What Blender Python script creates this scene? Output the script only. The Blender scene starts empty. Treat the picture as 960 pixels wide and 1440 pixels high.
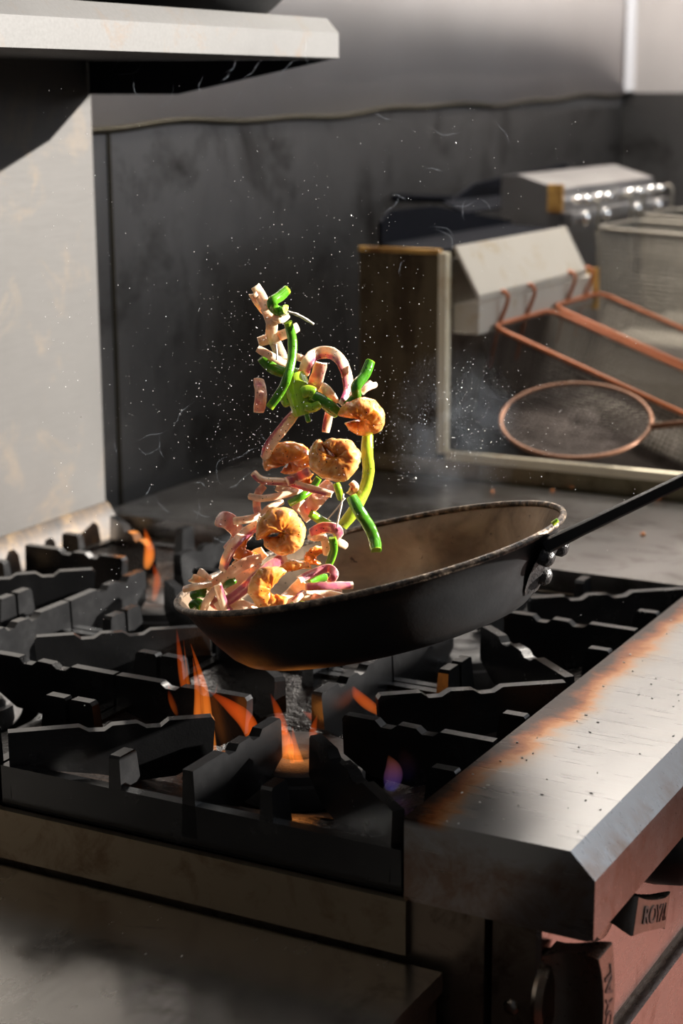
import bpy, bmesh, math, random
from mathutils import Vector, Matrix, noise as mnoise
rnd = random.Random(7)
scene = bpy.context.scene
COL = scene.collection

# ------------------------------------------------------------------ camera
CAM = Vector((0.47239, -0.95804, 0.45))
YAW, PITCH, ROLL, FPX = math.radians(28.3), math.radians(13.2), math.radians(-0.3), 2500.0
_f = Vector((-math.sin(YAW)*math.cos(PITCH), math.cos(YAW)*math.cos(PITCH), -math.sin(PITCH)))
_r = Vector((math.cos(YAW), math.sin(YAW), 0)); _u = _r.cross(_f)
CR = _r*math.cos(ROLL) + _u*math.sin(ROLL); CU = -_r*math.sin(ROLL) + _u*math.cos(ROLL); CF = _f
cd = bpy.data.cameras.new('camera'); cam = bpy.data.objects.new('camera', cd); COL.objects.link(cam)
cam.matrix_world = Matrix(((CR.x, CU.x, -CF.x, CAM.x), (CR.y, CU.y, -CF.y, CAM.y), (CR.z, CU.z, -CF.z, CAM.z), (0, 0, 0, 1)))
cd.sensor_fit = 'VERTICAL'; cd.sensor_height = 36; cd.lens = FPX/1440*36
cd.clip_start = 0.02
cd.dof.use_dof = True; cd.dof.focus_distance = 1.30; cd.dof.aperture_fstop = 6.4
scene.camera = cam

# ------------------------------------------------------------------ world, sun, exposure
w = bpy.data.worlds.new('world'); scene.world = w; w.use_nodes = True
bg = w.node_tree.nodes['Background']; bg.inputs[0].default_value = (0.80, 0.86, 1.0, 1); bg.inputs[1].default_value = 0.10
SUN = Vector((1.5, 1.0, 0.62)).normalized()
sl = bpy.data.lights.new('sun', 'SUN'); sl.energy = 23.0; sl.angle = math.radians(0.7); sl.color = (1.0, 0.95, 0.88)
so = bpy.data.objects.new('sun', sl); COL.objects.link(so)
so.rotation_euler = (-SUN).to_track_quat('-Z', 'Y').to_euler()
def area(name, loc, direction, sx, sy, power, color):
    l = bpy.data.lights.new(name, 'AREA'); l.shape = 'RECTANGLE'; l.size = sx; l.size_y = sy; l.energy = power; l.color = color
    o = bpy.data.objects.new(name, l); COL.objects.link(o); o.location = loc
    o.rotation_euler = Vector(direction).to_track_quat('-Z', 'Y').to_euler(); return o
# daylight of the serving window in the right hand wall, then two added fill lamps, both unseen
area('window_daylight', (1.295, 1.39, .945), (-1, 0, 0), 1.33, .70, 15.0, (.86,.92,1.0))
area('wall_fill_light', (-.42, 1.62, 1.22), (0, 0, -1), .16, 1.2, 18.0, (1.0,.93,.84))  # added out of view to brighten the upper wall sheets
area('aisle_fill_light', (.78, .60, 1.50), (0, 0, -1), .3, 1.2, 6.0, (1.0,.95,.88))  # added out of view to light the floor tiles and grate tops
vs = scene.view_settings
vs.view_transform = 'Standard'; vs.look = 'None'; vs.gamma = 1; vs.use_curve_mapping = False; vs.exposure = 0.0

# ------------------------------------------------------------------ helpers
def at(px, py, d):
    """point seen at photo pixel (px, py) at camera depth d (metres)"""
    return CAM + (CR*((px-480)/FPX) - CU*((py-720)/FPX) + CF)*d

def link(o, parent=None):
    COL.objects.link(o)
    if parent is not None: o.parent = parent
    return o
def tag(o, label=None, cat=None, group=None, kind=None):
    if label: o['label'] = label
    if cat: o['category'] = cat
    if group: o['group'] = group
    if kind: o['kind'] = kind
    return o
def empty(name, loc, label=None, cat=None, group=None, kind=None):
    o = bpy.data.objects.new(name, None); o.location = loc; o.empty_display_size = .02
    link(o); return tag(o, label, cat, group, kind)
def finish(name, bm, mat, parent=None, smooth=False, bevel=0, origin=None, auto=None):
    """link bm (world coordinates) as one mesh object"""
    if bevel:
        es = [e for e in bm.edges if len(e.link_faces) == 2 and e.calc_face_angle(0) > .5]
        bmesh.ops.bevel(bm, geom=es, offset=bevel, segments=2, profile=.6, affect='EDGES', clamp_overlap=True)
    bmesh.ops.recalc_face_normals(bm, faces=bm.faces[:])
    off = Vector((0, 0, 0))
    if origin is not None: off = Vector(origin)
    elif parent is not None: off = parent_loc(parent)
    if off.length > 0: bmesh.ops.translate(bm, verts=bm.verts[:], vec=-off)
    me = bpy.data.meshes.new(name); bm.to_mesh(me); bm.free()
    if smooth or bevel:
        for p in me.polygons: p.use_smooth = True
    if (bevel and not smooth) or auto:
        me.set_sharp_from_angle(angle=math.radians(auto or 35))
    me.materials.append(mat)
    o = bpy.data.objects.new(name, me); link(o, parent)
    if origin is not None and parent is None: o.location = off
    return o
def parent_loc(p):
    v = Vector((0, 0, 0))
    while p is not None: v += p.location; p = p.parent
    return v
def box(bm, x0, x1, y0, y1, z0, z1):
    vs = [bm.verts.new(c) for c in ((x0,y0,z0),(x1,y0,z0),(x1,y1,z0),(x0,y1,z0),(x0,y0,z1),(x1,y0,z1),(x1,y1,z1),(x0,y1,z1))]
    for f in ((0,3,2,1),(4,5,6,7),(0,1,5,4),(1,2,6,5),(2,3,7,6),(3,0,4,7)): bm.faces.new([vs[i] for i in f])
    return bm
def B(*a):
    return box(bmesh.new(), *a)
def prism(bm, pts, axis, a0, a1):
    """pts: polygon in the two other axes (x,z for axis 1; y,z for axis 0; x,y for axis 2)"""
    def mk(p, a):
        if axis == 1: return (p[0], a, p[1])
        if axis == 0: return (a, p[0], p[1])
        return (p[0], p[1], a)
    v0 = [bm.verts.new(mk(p, a0)) for p in pts]; v1 = [bm.verts.new(mk(p, a1)) for p in pts]
    n = len(pts)
    bm.faces.new(v0[::-1]); bm.faces.new(v1)
    for i in range(n): bm.faces.new((v0[i], v0[(i+1) % n], v1[(i+1) % n], v1[i]))
    return bm
def frame_of(t, up=None):
    t = t.normalized(); up = up or Vector((0, 0, 1))
    if abs(t.dot(up)) > .98: up = Vector((1, 0, 0))
    s = t.cross(up).normalized(); return s, s.cross(t).normalized()
def tube(bm, pts, r, n=8, closed=False, cap=True):
    pts = [Vector(p) for p in pts]; rings = []
    m = len(pts); rr = r if hasattr(r, '__len__') else [r]*m
    s = None
    for i, p in enumerate(pts):
        a = pts[(i-1) % m] if (closed or i > 0) else p; b = pts[(i+1) % m] if (closed or i < m-1) else p
        t = (b-a).normalized()
        if s is None: s, q = frame_of(t)
        else:
            s = (s - t*s.dot(t)).normalized(); q = t.cross(s)*-1
        q = s.cross(t)
        rings.append([bm.verts.new(p + (s*math.cos(k*2*math.pi/n) + q*math.sin(k*2*math.pi/n))*rr[i]) for k in range(n)])
    for i in range(m if closed else m-1):
        A, C = rings[i], rings[(i+1) % m]
        for k in range(n): bm.faces.new((A[k], A[(k+1) % n], C[(k+1) % n], C[k]))
    if cap and not closed:
        bm.faces.new(rings[0][::-1]); bm.faces.new(rings[-1])
    return bm
def lathe(bm, prof, n=48, M=None, closed_ends=True):
    """prof: list of (r, z) turned about local z; M places it"""
    M = M or Matrix(); rings = []
    for r, z in prof:
        if r < 1e-6: rings.append([bm.verts.new(M @ Vector((0, 0, z)))])
        else: rings.append([bm.verts.new(M @ Vector((r*math.cos(k*2*math.pi/n), r*math.sin(k*2*math.pi/n), z))) for k in range(n)])
    for A, C in zip(rings, rings[1:]):
        for k in range(n):
            q = [A[k % len(A)], A[(k+1) % len(A)], C[(k+1) % len(C)], C[k % len(C)]]
            q = list(dict.fromkeys(q))
            if len(q) > 2: bm.faces.new(q)
    return bm
def catmull(pts, per=6):
    P = [Vector(p) for p in pts]
    if len(P) < 3: return [P[0].lerp(P[-1], i/(per*2)) for i in range(per*2+1)]
    P = [P[0]*2-P[1]] + P + [P[-1]*2-P[-2]]; out = []
    for i in range(1, len(P)-2):
        a, b, c, d = P[i-1:i+3]
        for k in range(per):
            t = k/per
            out.append(.5*((2*b) + (c-a)*t + (2*a-5*b+4*c-d)*t*t + (3*b-a-3*c+d)*t**3))
    out.append(P[-2]); return out

# ------------------------------------------------------------------ materials
class N:
    def __init__(s, name):
        s.m = bpy.data.materials.new(name); s.m.use_nodes = True; s.t = s.m.node_tree
        s.b = s.t.nodes['Principled BSDF']; s.out = s.t.nodes['Material Output']
    def n(s, ty, **kw):
        o = s.t.nodes.new(ty)
        for k, v in kw.items():
            if k in o.inputs.keys(): o.inputs[k].default_value = v
            else: setattr(o, k, v)
        return o
    def l(s, a, b): s.t.links.new(a, b)
    def co(s, scale=(1,1,1), kind='Object'):
        tc = s.n('ShaderNodeTexCoord'); mp = s.n('ShaderNodeMapping'); mp.inputs['Scale'].default_value = scale
        s.l(tc.outputs[kind], mp.inputs[0]); return mp.outputs[0]
    def noise(s, vec, scale, detail=4, rough=.55, dist=0):
        q = s.n('ShaderNodeTexNoise'); q.inputs['Scale'].default_value = scale; q.inputs['Detail'].default_value = detail
        q.inputs['Roughness'].default_value = rough; q.inputs['Distortion'].default_value = dist
        s.l(vec, q.inputs['Vector']); return q.outputs['Fac']
    def ramp(s, fac, stops):
        q = s.n('ShaderNodeValToRGB'); e = q.color_ramp.elements
        while len(e) < len(stops): e.new(.5)
        for el, (p, c) in zip(e, stops):
            el.position = p; el.color = (c if hasattr(c, '__len__') else (c, c, c)) [:3] + (1,) if hasattr(c, '__len__') else (c, c, c, 1)
        s.l(fac, q.inputs[0]); return q.outputs[0]
    def mix(s, fac, a, b, mode='MIX'):
        q = s.n('ShaderNodeMix', data_type='RGBA', blend_type=mode)
        for v, i in ((fac, 0), (a, 6), (b, 7)):
            if hasattr(v, 'is_linked') : s.l(v, q.inputs[i])
            elif hasattr(v, '__len__'): q.inputs[i].default_value = tuple(v)+(1,)
            else: q.inputs[i].default_value = v
        return q.outputs[2]
    def math(s, op, a, b=0, clamp=False):
        q = s.n('ShaderNodeMath', operation=op, use_clamp=clamp)
        for v, i in ((a, 0), (b, 1)):
            if hasattr(v, 'is_linked'): s.l(v, q.inputs[i])
            else: q.inputs[i].default_value = v
        return q.outputs[0]
    def maprange(s, v, a, b, c=0, d=1):
        q = s.n('ShaderNodeMapRange'); s.l(v, q.inputs[0])
        for i, x in enumerate((a, b, c, d)): q.inputs[i+1].default_value = x
        return q.outputs[0]
    def bump(s, h, strength=.3, dist=.001):
        q = s.n('ShaderNodeBump'); q.inputs['Strength'].default_value = strength; q.inputs['Distance'].default_value = dist
        s.l(h, q.inputs['Height']); s.l(q.outputs[0], s.b.inputs['Normal']); return q
    def set(s, **kw):
        for k, v in kw.items():
            i = s.b.inputs[k.replace('_', ' ')]
            if hasattr(v, 'is_linked'): s.l(v, i)
            elif hasattr(v, '__len__') and len(v) == 3 and i.type == 'RGBA': i.default_value = tuple(v)+(1,)
            else: i.default_value = v
        return s

def steel(name, c0, c1, rough=(.3, .45), grain=(40, 40, 2), blotch=6, metal=1.0, dirt=None, dirt_amt=.5, bumps=.08, spec=.5):
    m = N(name); v = m.co(); vg = m.co(grain)
    nb = m.noise(v, blotch, 5, .6); ng = m.noise(vg, 12, 4, .6)
    col = m.mix(nb, c0, c1)
    if dirt:
        nd = m.noise(v, blotch*2.3, 6, .7, .6)
        col = m.mix(m.ramp(nd, [(.62-.25*dirt_amt, 0.), (.8-.1*dirt_amt, 1.)]), col, dirt)
    rr = m.maprange(m.math('ADD', m.math('MULTIPLY', nb, .6), m.math('MULTIPLY', ng, .4)), .3, .7, rough[0], rough[1])
    m.set(Base_Color=col, Roughness=rr, Metallic=metal, Specular_IOR_Level=spec); m.bump(ng, bumps, .0006)
    return m.m

M = {}
M['riser'] = steel('dull_steel', (.054,.052,.050), (.088,.085,.082), (.6,.72), (3, 3, 30), 5, dirt=(.11,.09,.07), dirt_amt=.3)
M['shelf'] = steel('shelf_steel', (.058,.057,.056), (.108,.106,.104), (.55,.7), (3, 30, 30), 9, dirt=(.09,.07,.055), dirt_amt=.25)
M['wall_low'] = steel('sooty_wall_steel', (.14,.137,.135), (.23,.224,.22), (.38,.55), (30, 30, 1.2), 3, dirt=(.035,.03,.027), dirt_amt=.45)
M['wall_up'] = steel('wall_steel', (.66,.625,.61), (.80,.765,.75), (.36,.5), (30, 30, 1.0), 3.5, metal=.6)
M['seam'] = steel('seam_trim', (.035,.03,.02), (.06,.052,.035), (.4,.6), (30,30,1), 20)
M['work'] = steel('worktop_steel', (.20,.195,.19), (.32,.31,.30), (.22,.36), (2.5, 40, 10), 7, dirt=(.08,.065,.05), dirt_amt=.4)
M['table'] = steel('table_steel', (.36,.345,.325), (.52,.50,.475), (.20,.30), (12, 3, 10), 8, dirt=(.13,.11,.085), dirt_amt=.3, bumps=.02)
M['side'] = steel('range_side_steel', (.15,.115,.085), (.25,.195,.145), (.35,.5), (20, 20, 20), 14, dirt=(.05,.03,.018), dirt_amt=.5)
M['trim'] = steel('side_trim_steel', (.16,.125,.085), (.24,.19,.13), (.38,.5), (3, 30, 30), 10, dirt=(.10,.06,.03), dirt_amt=.45)
M['panel'] = steel('control_panel_steel', (.34,.30,.28), (.46,.41,.39), (.20,.32), (20, 4, 20), 10, dirt=(.16,.09,.06), dirt_amt=.25)
M['knob'] = steel('cast_chrome', (.17,.145,.12), (.26,.225,.19), (.22,.36), (20, 20, 20), 40, dirt=(.16,.10,.06), dirt_amt=.35)
M['chrome'] = steel('chrome', (.8,.8,.8), (.9,.9,.9), (.08,.15), (20,20,20), 20)
M['cream'] = steel('cream_aluminium', (.52,.475,.40), (.62,.575,.50), (.5,.62), (10, 3, 10), 9, metal=.35, dirt=(.45,.33,.17), dirt_amt=.3)
M['tank'] = steel('tank_steel', (.20,.18,.16), (.36,.33,.30), (.25,.4), (10,10,3), 9, dirt=(.05,.035,.025), dirt_amt=.6)
M['olive'] = steel('greasy_fryer_steel', (.22,.19,.12), (.33,.29,.19), (.3,.45), (4,30,30), 8, dirt=(.09,.06,.025), dirt_amt=.5)
M['cream_paint'] = steel('cream_edge', (.70,.60,.42), (.80,.72,.55), (.5,.62), (10, 3, 10), 9, metal=0, dirt=(.5,.33,.14), dirt_amt=.3)
M['near_black'] = steel('near_black_metal', (.004,.0045,.007), (.010,.011,.016), (.7,.85), (10,10,10), 12, metal=.0, spec=.08)  # near-black with a slight blue tint, matte
M['grey_metal'] = steel('grey_bracket_metal', (.30,.29,.285), (.42,.41,.40), (.35,.5), (4,30,30), 12)
M['copper'] = steel('browned_wire', (.30,.08,.025), (.44,.135,.045), (.35,.5), (20,20,20), 30, metal=.35)
M['rusty_wire'] = steel('rusty_wire', (.11,.045,.022), (.24,.11,.055), (.35,.5), (20,20,20), 40, metal=.5)
M['wire'] = steel('mesh_wire', (.34,.30,.25), (.5,.45,.38), (.4,.55), (20,20,20), 40, metal=.6)
M['wire_dark'] = steel('burnt_mesh_wire', (.035,.028,.024), (.10,.08,.07), (.3,.45), (20,20,20), 40, metal=.8)
M['wire_pale'] = steel('pale_mesh_wire', (.20,.18,.15), (.30,.275,.23), (.4,.55), (20,20,20), 40, metal=.7)

def rust_side():
    m = N('rusted_flue_panel'); v = m.co(); vs = m.co((9, 9, 1.6))
    a = m.noise(vs, 3.2, 6, .65, .4); b = m.noise(v, 26, 5, .7)
    col = m.ramp(m.math('ADD', m.math('MULTIPLY', a, .75), m.math('MULTIPLY', b, .25)),
                 [(.30, (.02,.011,.006)), (.45, (.06,.038,.017)), (.56, (.11,.082,.042)), (.70, (.13,.10,.055))])
    m.set(Base_Color=col, Roughness=.5, Metallic=.45); m.bump(b, .15, .001); return m.m
M['rust_side'] = rust_side()
def gold():
    m = N('burnt_gold_edge'); v = m.co(); a = m.noise(v, 30, 4)
    m.set(Base_Color=m.ramp(a, [(.35, (.20,.08,.02)), (.6, (.72,.42,.12))]), Roughness=.45, Metallic=.5); return m.m
M['gold'] = gold()
def ledge():
    m = N('ledge_steel_heat_stained'); tc = m.n('ShaderNodeTexCoord'); sx = m.n('ShaderNodeSeparateXYZ'); m.l(tc.outputs['Object'], sx.inputs[0])
    v = m.co(); vg = m.co((2, 34, 20))
    big = m.noise(v, 11, 4, .6); fine = m.noise(v, 60, 6, .7, .4); g = m.noise(vg, 9, 5, .6)
    scr = m.noise(m.co((60, 7, 10)), 9, 3, .7)
    nb = m.noise(v, 9, 5, .6)
    clean = m.mix(nb, (.23,.228,.227), (.33,.328,.327))
    clean = m.mix(m.ramp(g, [(.50, 0.), (.72, .45)]), clean, (.30,.28,.27))
    X_ = m.math('ADD', sx.outputs[0], -.28); Z_ = m.math('ADD', sx.outputs[2], -.93)
    # heat stain: distance from the grate edge, broken up by noise
    d = m.math('ADD', X_, m.math('MULTIPLY', m.math('SUBTRACT', big, .5), -.050))
    d = m.math('ADD', d, m.math('MULTIPLY', m.math('SUBTRACT', fine, .5), -.020))
    q = m.maprange(d, -.002, .055)
    stain = m.ramp(q, [(.0, (.010,.007,.006)), (.20, (.028,.011,.006)), (.34, (.22,.062,.012)), (.47, (.42,.18,.055)), (.62, (.34,.26,.19)), (.85, (.34,.32,.30))])
    fac = m.ramp(q, [(.0, 1.), (.40, 1.), (.85, 0.)])
    # stain only on the upper surface
    up = m.maprange(Z_, -.006, -.001)
    fac = m.math('MULTIPLY', fac, up)
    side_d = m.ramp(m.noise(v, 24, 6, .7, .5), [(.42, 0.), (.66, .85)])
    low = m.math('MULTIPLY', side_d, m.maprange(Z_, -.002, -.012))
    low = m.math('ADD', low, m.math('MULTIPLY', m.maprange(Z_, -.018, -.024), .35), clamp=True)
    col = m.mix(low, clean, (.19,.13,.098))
    col = m.mix(fac, col, stain)
    m.set(Base_Color=col, Metallic=m.maprange(fac, 0, 1, 1, .7), Roughness=m.maprange(m.math('ADD', m.math('MULTIPLY', g, .8), m.math('MULTIPLY', nb, .2)), .3, .7, .25, .34))
    m.bump(m.math('ADD', m.math('MULTIPLY', g, .5), m.math('MULTIPLY', fine, .5)), .10, .001); return m.m
M['ledge'] = ledge()
def iron(name, base=(.0045,.0045,.0047), rough=(.14,.30), bs=.32, dist=.0006, sc=700, tint=None, spec=.5):
    m = N(name); v = m.co()
    a = m.noise(v, sc, 3, .6); b = m.noise(v, 38, 5, .65); c = m.noise(v, 9, 4)
    col = m.mix(c, base, tuple(min(1, x*2.2) for x in base))
    if tint: col = m.mix(m.ramp(b, [(.5, 0.), (.75, .8)]), col, tint)
    m.set(Base_Color=col, Roughness=m.maprange(b, .3, .7, rough[0], rough[1]), Specular_IOR_Level=spec)
    m.bump(m.math('ADD', m.math('MULTIPLY', a, .45), b), bs, dist); return m.m
M['iron'] = iron('greasy_cast_iron')
M['bowl'] = iron('greasy_bowl_iron', (.014,.012,.011), (.15,.34), .9, .003, 190, (.030,.018,.012))
M['cap'] = iron('burner_iron', (.030,.028,.027), (.35,.6), .9, .0012, 420)
M['box'] = iron('burner_box_black', (.008,.008,.008), (.4,.6), .5)
M['pan_out'] = iron('pan_black_steel', (.005,.005,.0053), (.40,.58), .3, .0006, 420, spec=.3)
M['crust'] = iron('pan_crust', (.013,.012,.012), (.2,.4), 1.0, .004, 150)
M['black_knob'] = iron('black_plastic', (.006,.006,.006), (.3,.35), .05)
def pan_in():
    m = N('pan_worn_steel'); v = m.co(); a = m.noise(v, 22, 5, .6, .5); b = m.noise(v, 240, 3, .6); s = m.noise(m.co((12, 60, 12)), 6, 4)
    col = m.ramp(a, [(.3, (.13,.085,.055)), (.5, (.27,.185,.12)), (.72, (.38,.27,.18))])
    sp = m.ramp(m.noise(v, 110, 3, .7), [(.66, 0.), (.72, .85)])
    col = m.mix(sp, col, (.03,.02,.014))
    m.set(Base_Color=col, Metallic=.75, Roughness=m.maprange(s, .3, .7, .34, .5)); m.bump(b, .15, .0006); return m.m
M['pan_in'] = pan_in()
def rim_mat():
    m = N('pan_rim_flaked'); v = m.co(); b = m.noise(v, 150, 4, .7)
    m.set(Base_Color=m.ramp(b, [(.40, (.02,.017,.015)), (.56, (.14,.10,.07)), (.72, (.50,.40,.30))]), Metallic=.5, Roughness=.4); m.bump(b, .8, .002); return m.m
M['rim'] = rim_mat()
def rail():
    m = N('grease_baked_rail'); v = m.co(); b = m.noise(v, 30, 5, .7)
    m.set(Base_Color=m.ramp(b, [(.35, (.008,.006,.005)), (.52, (.035,.022,.012)), (.75, (.13,.08,.03))]), Metallic=.2, Roughness=.6); m.bump(b, .3, .002); return m.m
M['rail'] = rail()
def floor_mat():
    m = N('red_quarry_tile'); v = m.co(); b = m.noise(v, 9, 5, .6)
    m.set(Base_Color=m.mix(b, (.24,.075,.055), (.32,.115,.085)), Roughness=.5); return m.m
M['floor'] = floor_mat()
M['grout'] = N('dark_grout').set(Base_Color=(.09,.07,.06), Roughness=.8).m
M['plain'] = N('grey_wall_paint').set(Base_Color=(.12,.115,.11), Roughness=.7).m

def food(name, stops_attr, noise_scale, amt, rough, sss, sss_col, radius, specks=.0, speck_col=(.02,.012,.008), speck_scale=480, extra=None):
    m = N(name); at_ = m.n('ShaderNodeAttribute', attribute_name='tone'); v = m.co()
    col = m.ramp(at_.outputs['Fac'], stops_attr)
    nz = m.noise(v, noise_scale, 5, .65, .5)
    if extra: col = m.mix(m.ramp(nz, extra[0]), col, extra[1])
    if specks:
        vo = m.n('ShaderNodeTexVoronoi'); vo.inputs['Scale'].default_value = speck_scale; m.l(v, vo.inputs['Vector'])
        sel = m.math('MULTIPLY', m.math('LESS_THAN', vo.outputs['Distance'], .22), m.math('GREATER_THAN', m.n_sep(vo.outputs['Color']), 1-specks))
        col = m.mix(sel, col, speck_col)
    m.set(Base_Color=col, Roughness=m.maprange(nz, .3, .7, rough[0], rough[1]), Subsurface_Weight=sss, Subsurface_Scale=.005, Coat_Weight=.5, Coat_Roughness=.08)
    m.b.inputs['Subsurface Radius'].default_value = radius
    m.bump(m.noise(v, noise_scale*2.2, 4, .6), .35, .0012); return m.m
def n_sep(s, col):
    q = s.n('ShaderNodeSeparateColor'); s.l(col, q.inputs[0]); return q.outputs[0]
N.n_sep = n_sep
M['onion'] = food('red_onion_flesh', [(0., (.86,.64,.46)), (.36, (.76,.44,.33)), (.58, (.42,.12,.17)), (1., (.17,.02,.08))], 130, .3, (.12,.28), .55, None, (1.,.6,.45), .16,
                  extra=([(.45, 0.), (.72, .6)], (.50,.26,.12)))
M['pepper'] = food('green_pepper_flesh', [(0., (.03,.14,.008)), (.5, (.10,.30,.012)), (1., (.46,.52,.04))], 90, .3, (.12,.28), .15, None, (.4,1.,.2), .16,
                   extra=([(.55, 0.), (.85, .4)], (.03,.13,.01)))
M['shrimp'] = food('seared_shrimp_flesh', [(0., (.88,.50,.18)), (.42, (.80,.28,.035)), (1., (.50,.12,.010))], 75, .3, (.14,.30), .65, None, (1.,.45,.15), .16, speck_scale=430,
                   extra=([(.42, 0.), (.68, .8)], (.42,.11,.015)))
M['thread'] = N('pale_fibre').set(Base_Color=(.85,.75,.62), Roughness=.4).m
def crumb():
    m = N('orange_crumb').set(Base_Color=(.75,.27,.09), Roughness=.45); return m.m
M['crumb'] = crumb()
M['fleck'] = N('salt_fleck').set(Base_Color=(.55,.53,.5), Roughness=.4).m
M['drop'] = N('oil_droplet').set(Base_Color=(.85,.84,.82), Roughness=.25, Specular_IOR_Level=.8).m
def flame(name, c0, c1, c2, k):
    m = N(name); t = m.t
    tc = m.n('ShaderNodeTexCoord'); sx = m.n('ShaderNodeSeparateXYZ'); m.l(tc.outputs['Generated'], sx.inputs[0])
    col = m.ramp(sx.outputs[2], [(0., c0), (.25, c1), (1., c2)])
    e = m.n('ShaderNodeEmission'); m.l(col, e.inputs[0]); e.inputs[1].default_value = k
    t.nodes.remove(m.b); m.l(e.outputs[0], m.out.inputs['Volume']); return m.m
M['flame'] = flame('orange_flame', (1.,.30,.05), (1.,.25,.025), (1.,.13,.01), 85)
M['flame_dim'] = flame('dim_orange_flame', (1.,.22,.03), (1.,.17,.015), (1.,.09,.008), 40)
M['flame_blue'] = flame('blue_flame', (.08,.10,1.), (.25,.13,.6), (1.,.25,.05), 9)

# ------------------------------------------------------------------ room
def structure(name, bm, mat, **k):
    return tag(finish(name, bm, mat, **k), kind='structure')
FZ = -.93
floor = structure('floor', B(-1.0, 1.6, -2.6, 2.7, FZ-.05, FZ-.004), M['grout'])
tile_me = None
ty = -1.2
for i in range(7):
    for j in range(22):
        x0 = .16+i*.155; y0 = -1.0+j*.155
        if tile_me is None:
            bm = B(0, .15, 0, .15, -.004, 0); t = finish('floor_tile', bm, M['floor'], floor, bevel=.0015); tile_me = t.data
        else:
            t = bpy.data.objects.new('floor_tile', tile_me); link(t, floor)
        t.location = (x0, y0, FZ)
WX = -.74
wl = structure('wall_left', B(WX-.06, WX-.004, -2.4, 2.54, FZ, 1.6), M['plain'])
finish('lower_sheet', B(WX-.004, WX, .3, 2.478, FZ, .425), M['wall_low'], wl)
# seam line sags a little: the upper sheet ends on a wavy edge
bm = bmesh.new(); prev = None
def seam_z(y): return .4165 + (y-.7)*.0195 + .003*math.sin(y*9) + .002*math.sin(y*23)
ys = [.3+ i*(2.178/60) for i in range(61)]
lo = [bm.verts.new((WX+.001+.004*(.5+.5*math.sin(y*8)), y, seam_z(y))) for y in ys]
lb = [bm.verts.new((WX-.004, y, seam_z(y))) for y in ys]
md = [bm.verts.new((WX+.004+.002*math.sin(y*7+1), y, .62)) for y in ys]
hi = [bm.verts.new((WX+.004, y, 1.6)) for y in ys]
for i in range(60):
    bm.faces.new((lo[i], lo[i+1], md[i+1], md[i])); bm.faces.new((md[i], md[i+1], hi[i+1], hi[i])); bm.faces.new((lb[i], lb[i+1], lo[i+1], lo[i]))
finish('upper_sheet', bm, M['wall_up'], wl, smooth=True)
bm = bmesh.new(); tube(bm, [(WX+.002, y, seam_z(y)-.004) for y in ys], .0045, 6)
tag(finish('trim_1', bm, M['seam'], smooth=True), kind='structure')
finish('sheet_joint', B(WX, WX+.0015, .735, .741, -.2, .41), M['seam'], wl)
wb = structure('wall_back', B(WX-.06, 1.36, 2.484, 2.54, FZ, 1.6), M['plain'])
finish('lower_sheet', B(WX+.001, 1.3, 2.48, 2.484, FZ, .449), M['wall_low'], wb)
finish('upper_sheet', B(WX+.004, 1.3, 2.478, 2.484, .451, 1.6), M['wall_up'], wb)
finish('corner_strip', prism(bmesh.new(), [(WX+.0045, 2.4775), (WX+.0045, 2.458), (WX+.008, 2.455), (WX+.022, 2.470), (WX+.022, 2.4775)], 2, .455, 1.6), M['wall_up'], wb, bevel=.002)
HL = empty('wall_fill_lamp', (-.42, 1.62, 1.28), 'unseen fill lamp added above the fryers to brighten the upper wall', 'lamp')
finish('housing', B(-.53, -.31, 1.0, 2.24, 1.225, 1.28), M['plain'], HL, bevel=.004)
AL = empty('aisle_fill_lamp', (.78, .60, 1.56), 'unseen fill lamp added above the aisle to brighten the floor tiles', 'lamp')
finish('housing', B(.60, .96, -.05, 1.25, 1.505, 1.56), M['plain'], AL, bevel=.004)
# serving window in the right hand wall: the daylight comes in here
SILL, JAMB0, JAMB1, HEAD, RX = .59, .72, 2.06, 1.30, 1.30
bm = bmesh.new()
box(bm, RX, RX+.06, -2.4, 1.40, FZ, SILL); box(bm, RX, RX+.06, 2.36, 2.484, FZ, SILL); box(bm, RX, RX+.06, 1.40, 2.36, -.52, SILL); box(bm, RX, RX+.06, -2.4, JAMB0, SILL, 1.6)  # low gap near the floor is added so sun reaches the red tiles
box(bm, RX, RX+.06, JAMB1, 2.484, SILL, 1.6); box(bm, RX, RX+.06, JAMB0, JAMB1, HEAD, 1.6)
structure('wall_right', bm, M['plain'])

# ------------------------------------------------------------------ range
RG = empty('cooking_range', (-.28, .31, FZ), 'steel cooking range with black burner top, heat-stained front ledge and tall riser shelf', 'range')
def rp(name, bm, mat, parent=None, label=None, **k):
    o = finish(name, bm, mat, parent or RG, **k)
    if label: o['label'] = label
    return o
LE = .632
rp('front_ledge', prism(bmesh.new(), [(.003,-.057),(.003,0),(.116,0),(.1325,-.0165),(.1325,-.056),(.128,-.0575)], 1, -.004, .64), M['ledge'], bevel=.0012, label='bevelled steel ledge, rust-brown along the burners', origin=None)
rp('side_panel', B(-.68, .059, -.002, .02, -.90, -.0575), M['side'])
rp('side_trim', B(-.69, .006, -.0075, -.0022, -.0945, -.0565), M['trim'], bevel=.001, label='brown-stained steel strip under the grates')
rp('valance_side', B(.0625, .092, .003, .62, -.60, -.0578), M['side'])
rp('control_panel', B(.0921, .096, .0032, .62, -.19, -.0578), M['panel'], label='steel control panel behind the knobs')
rp('oven_door', B(.0921, .104, .006, .62, -.80, -.20), M['panel'], bevel=.003)
bm = bmesh.new(); lathe(bm, [(0,.0026),(.0035,.0022),(.0055,.0005),(.0055,0)], 20, Matrix.Translation((.0765, .003, -.118)) @ Matrix.Rotation(math.pi/2, 4, 'X'))
rp('screw', bm, M['knob'], smooth=True)
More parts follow.
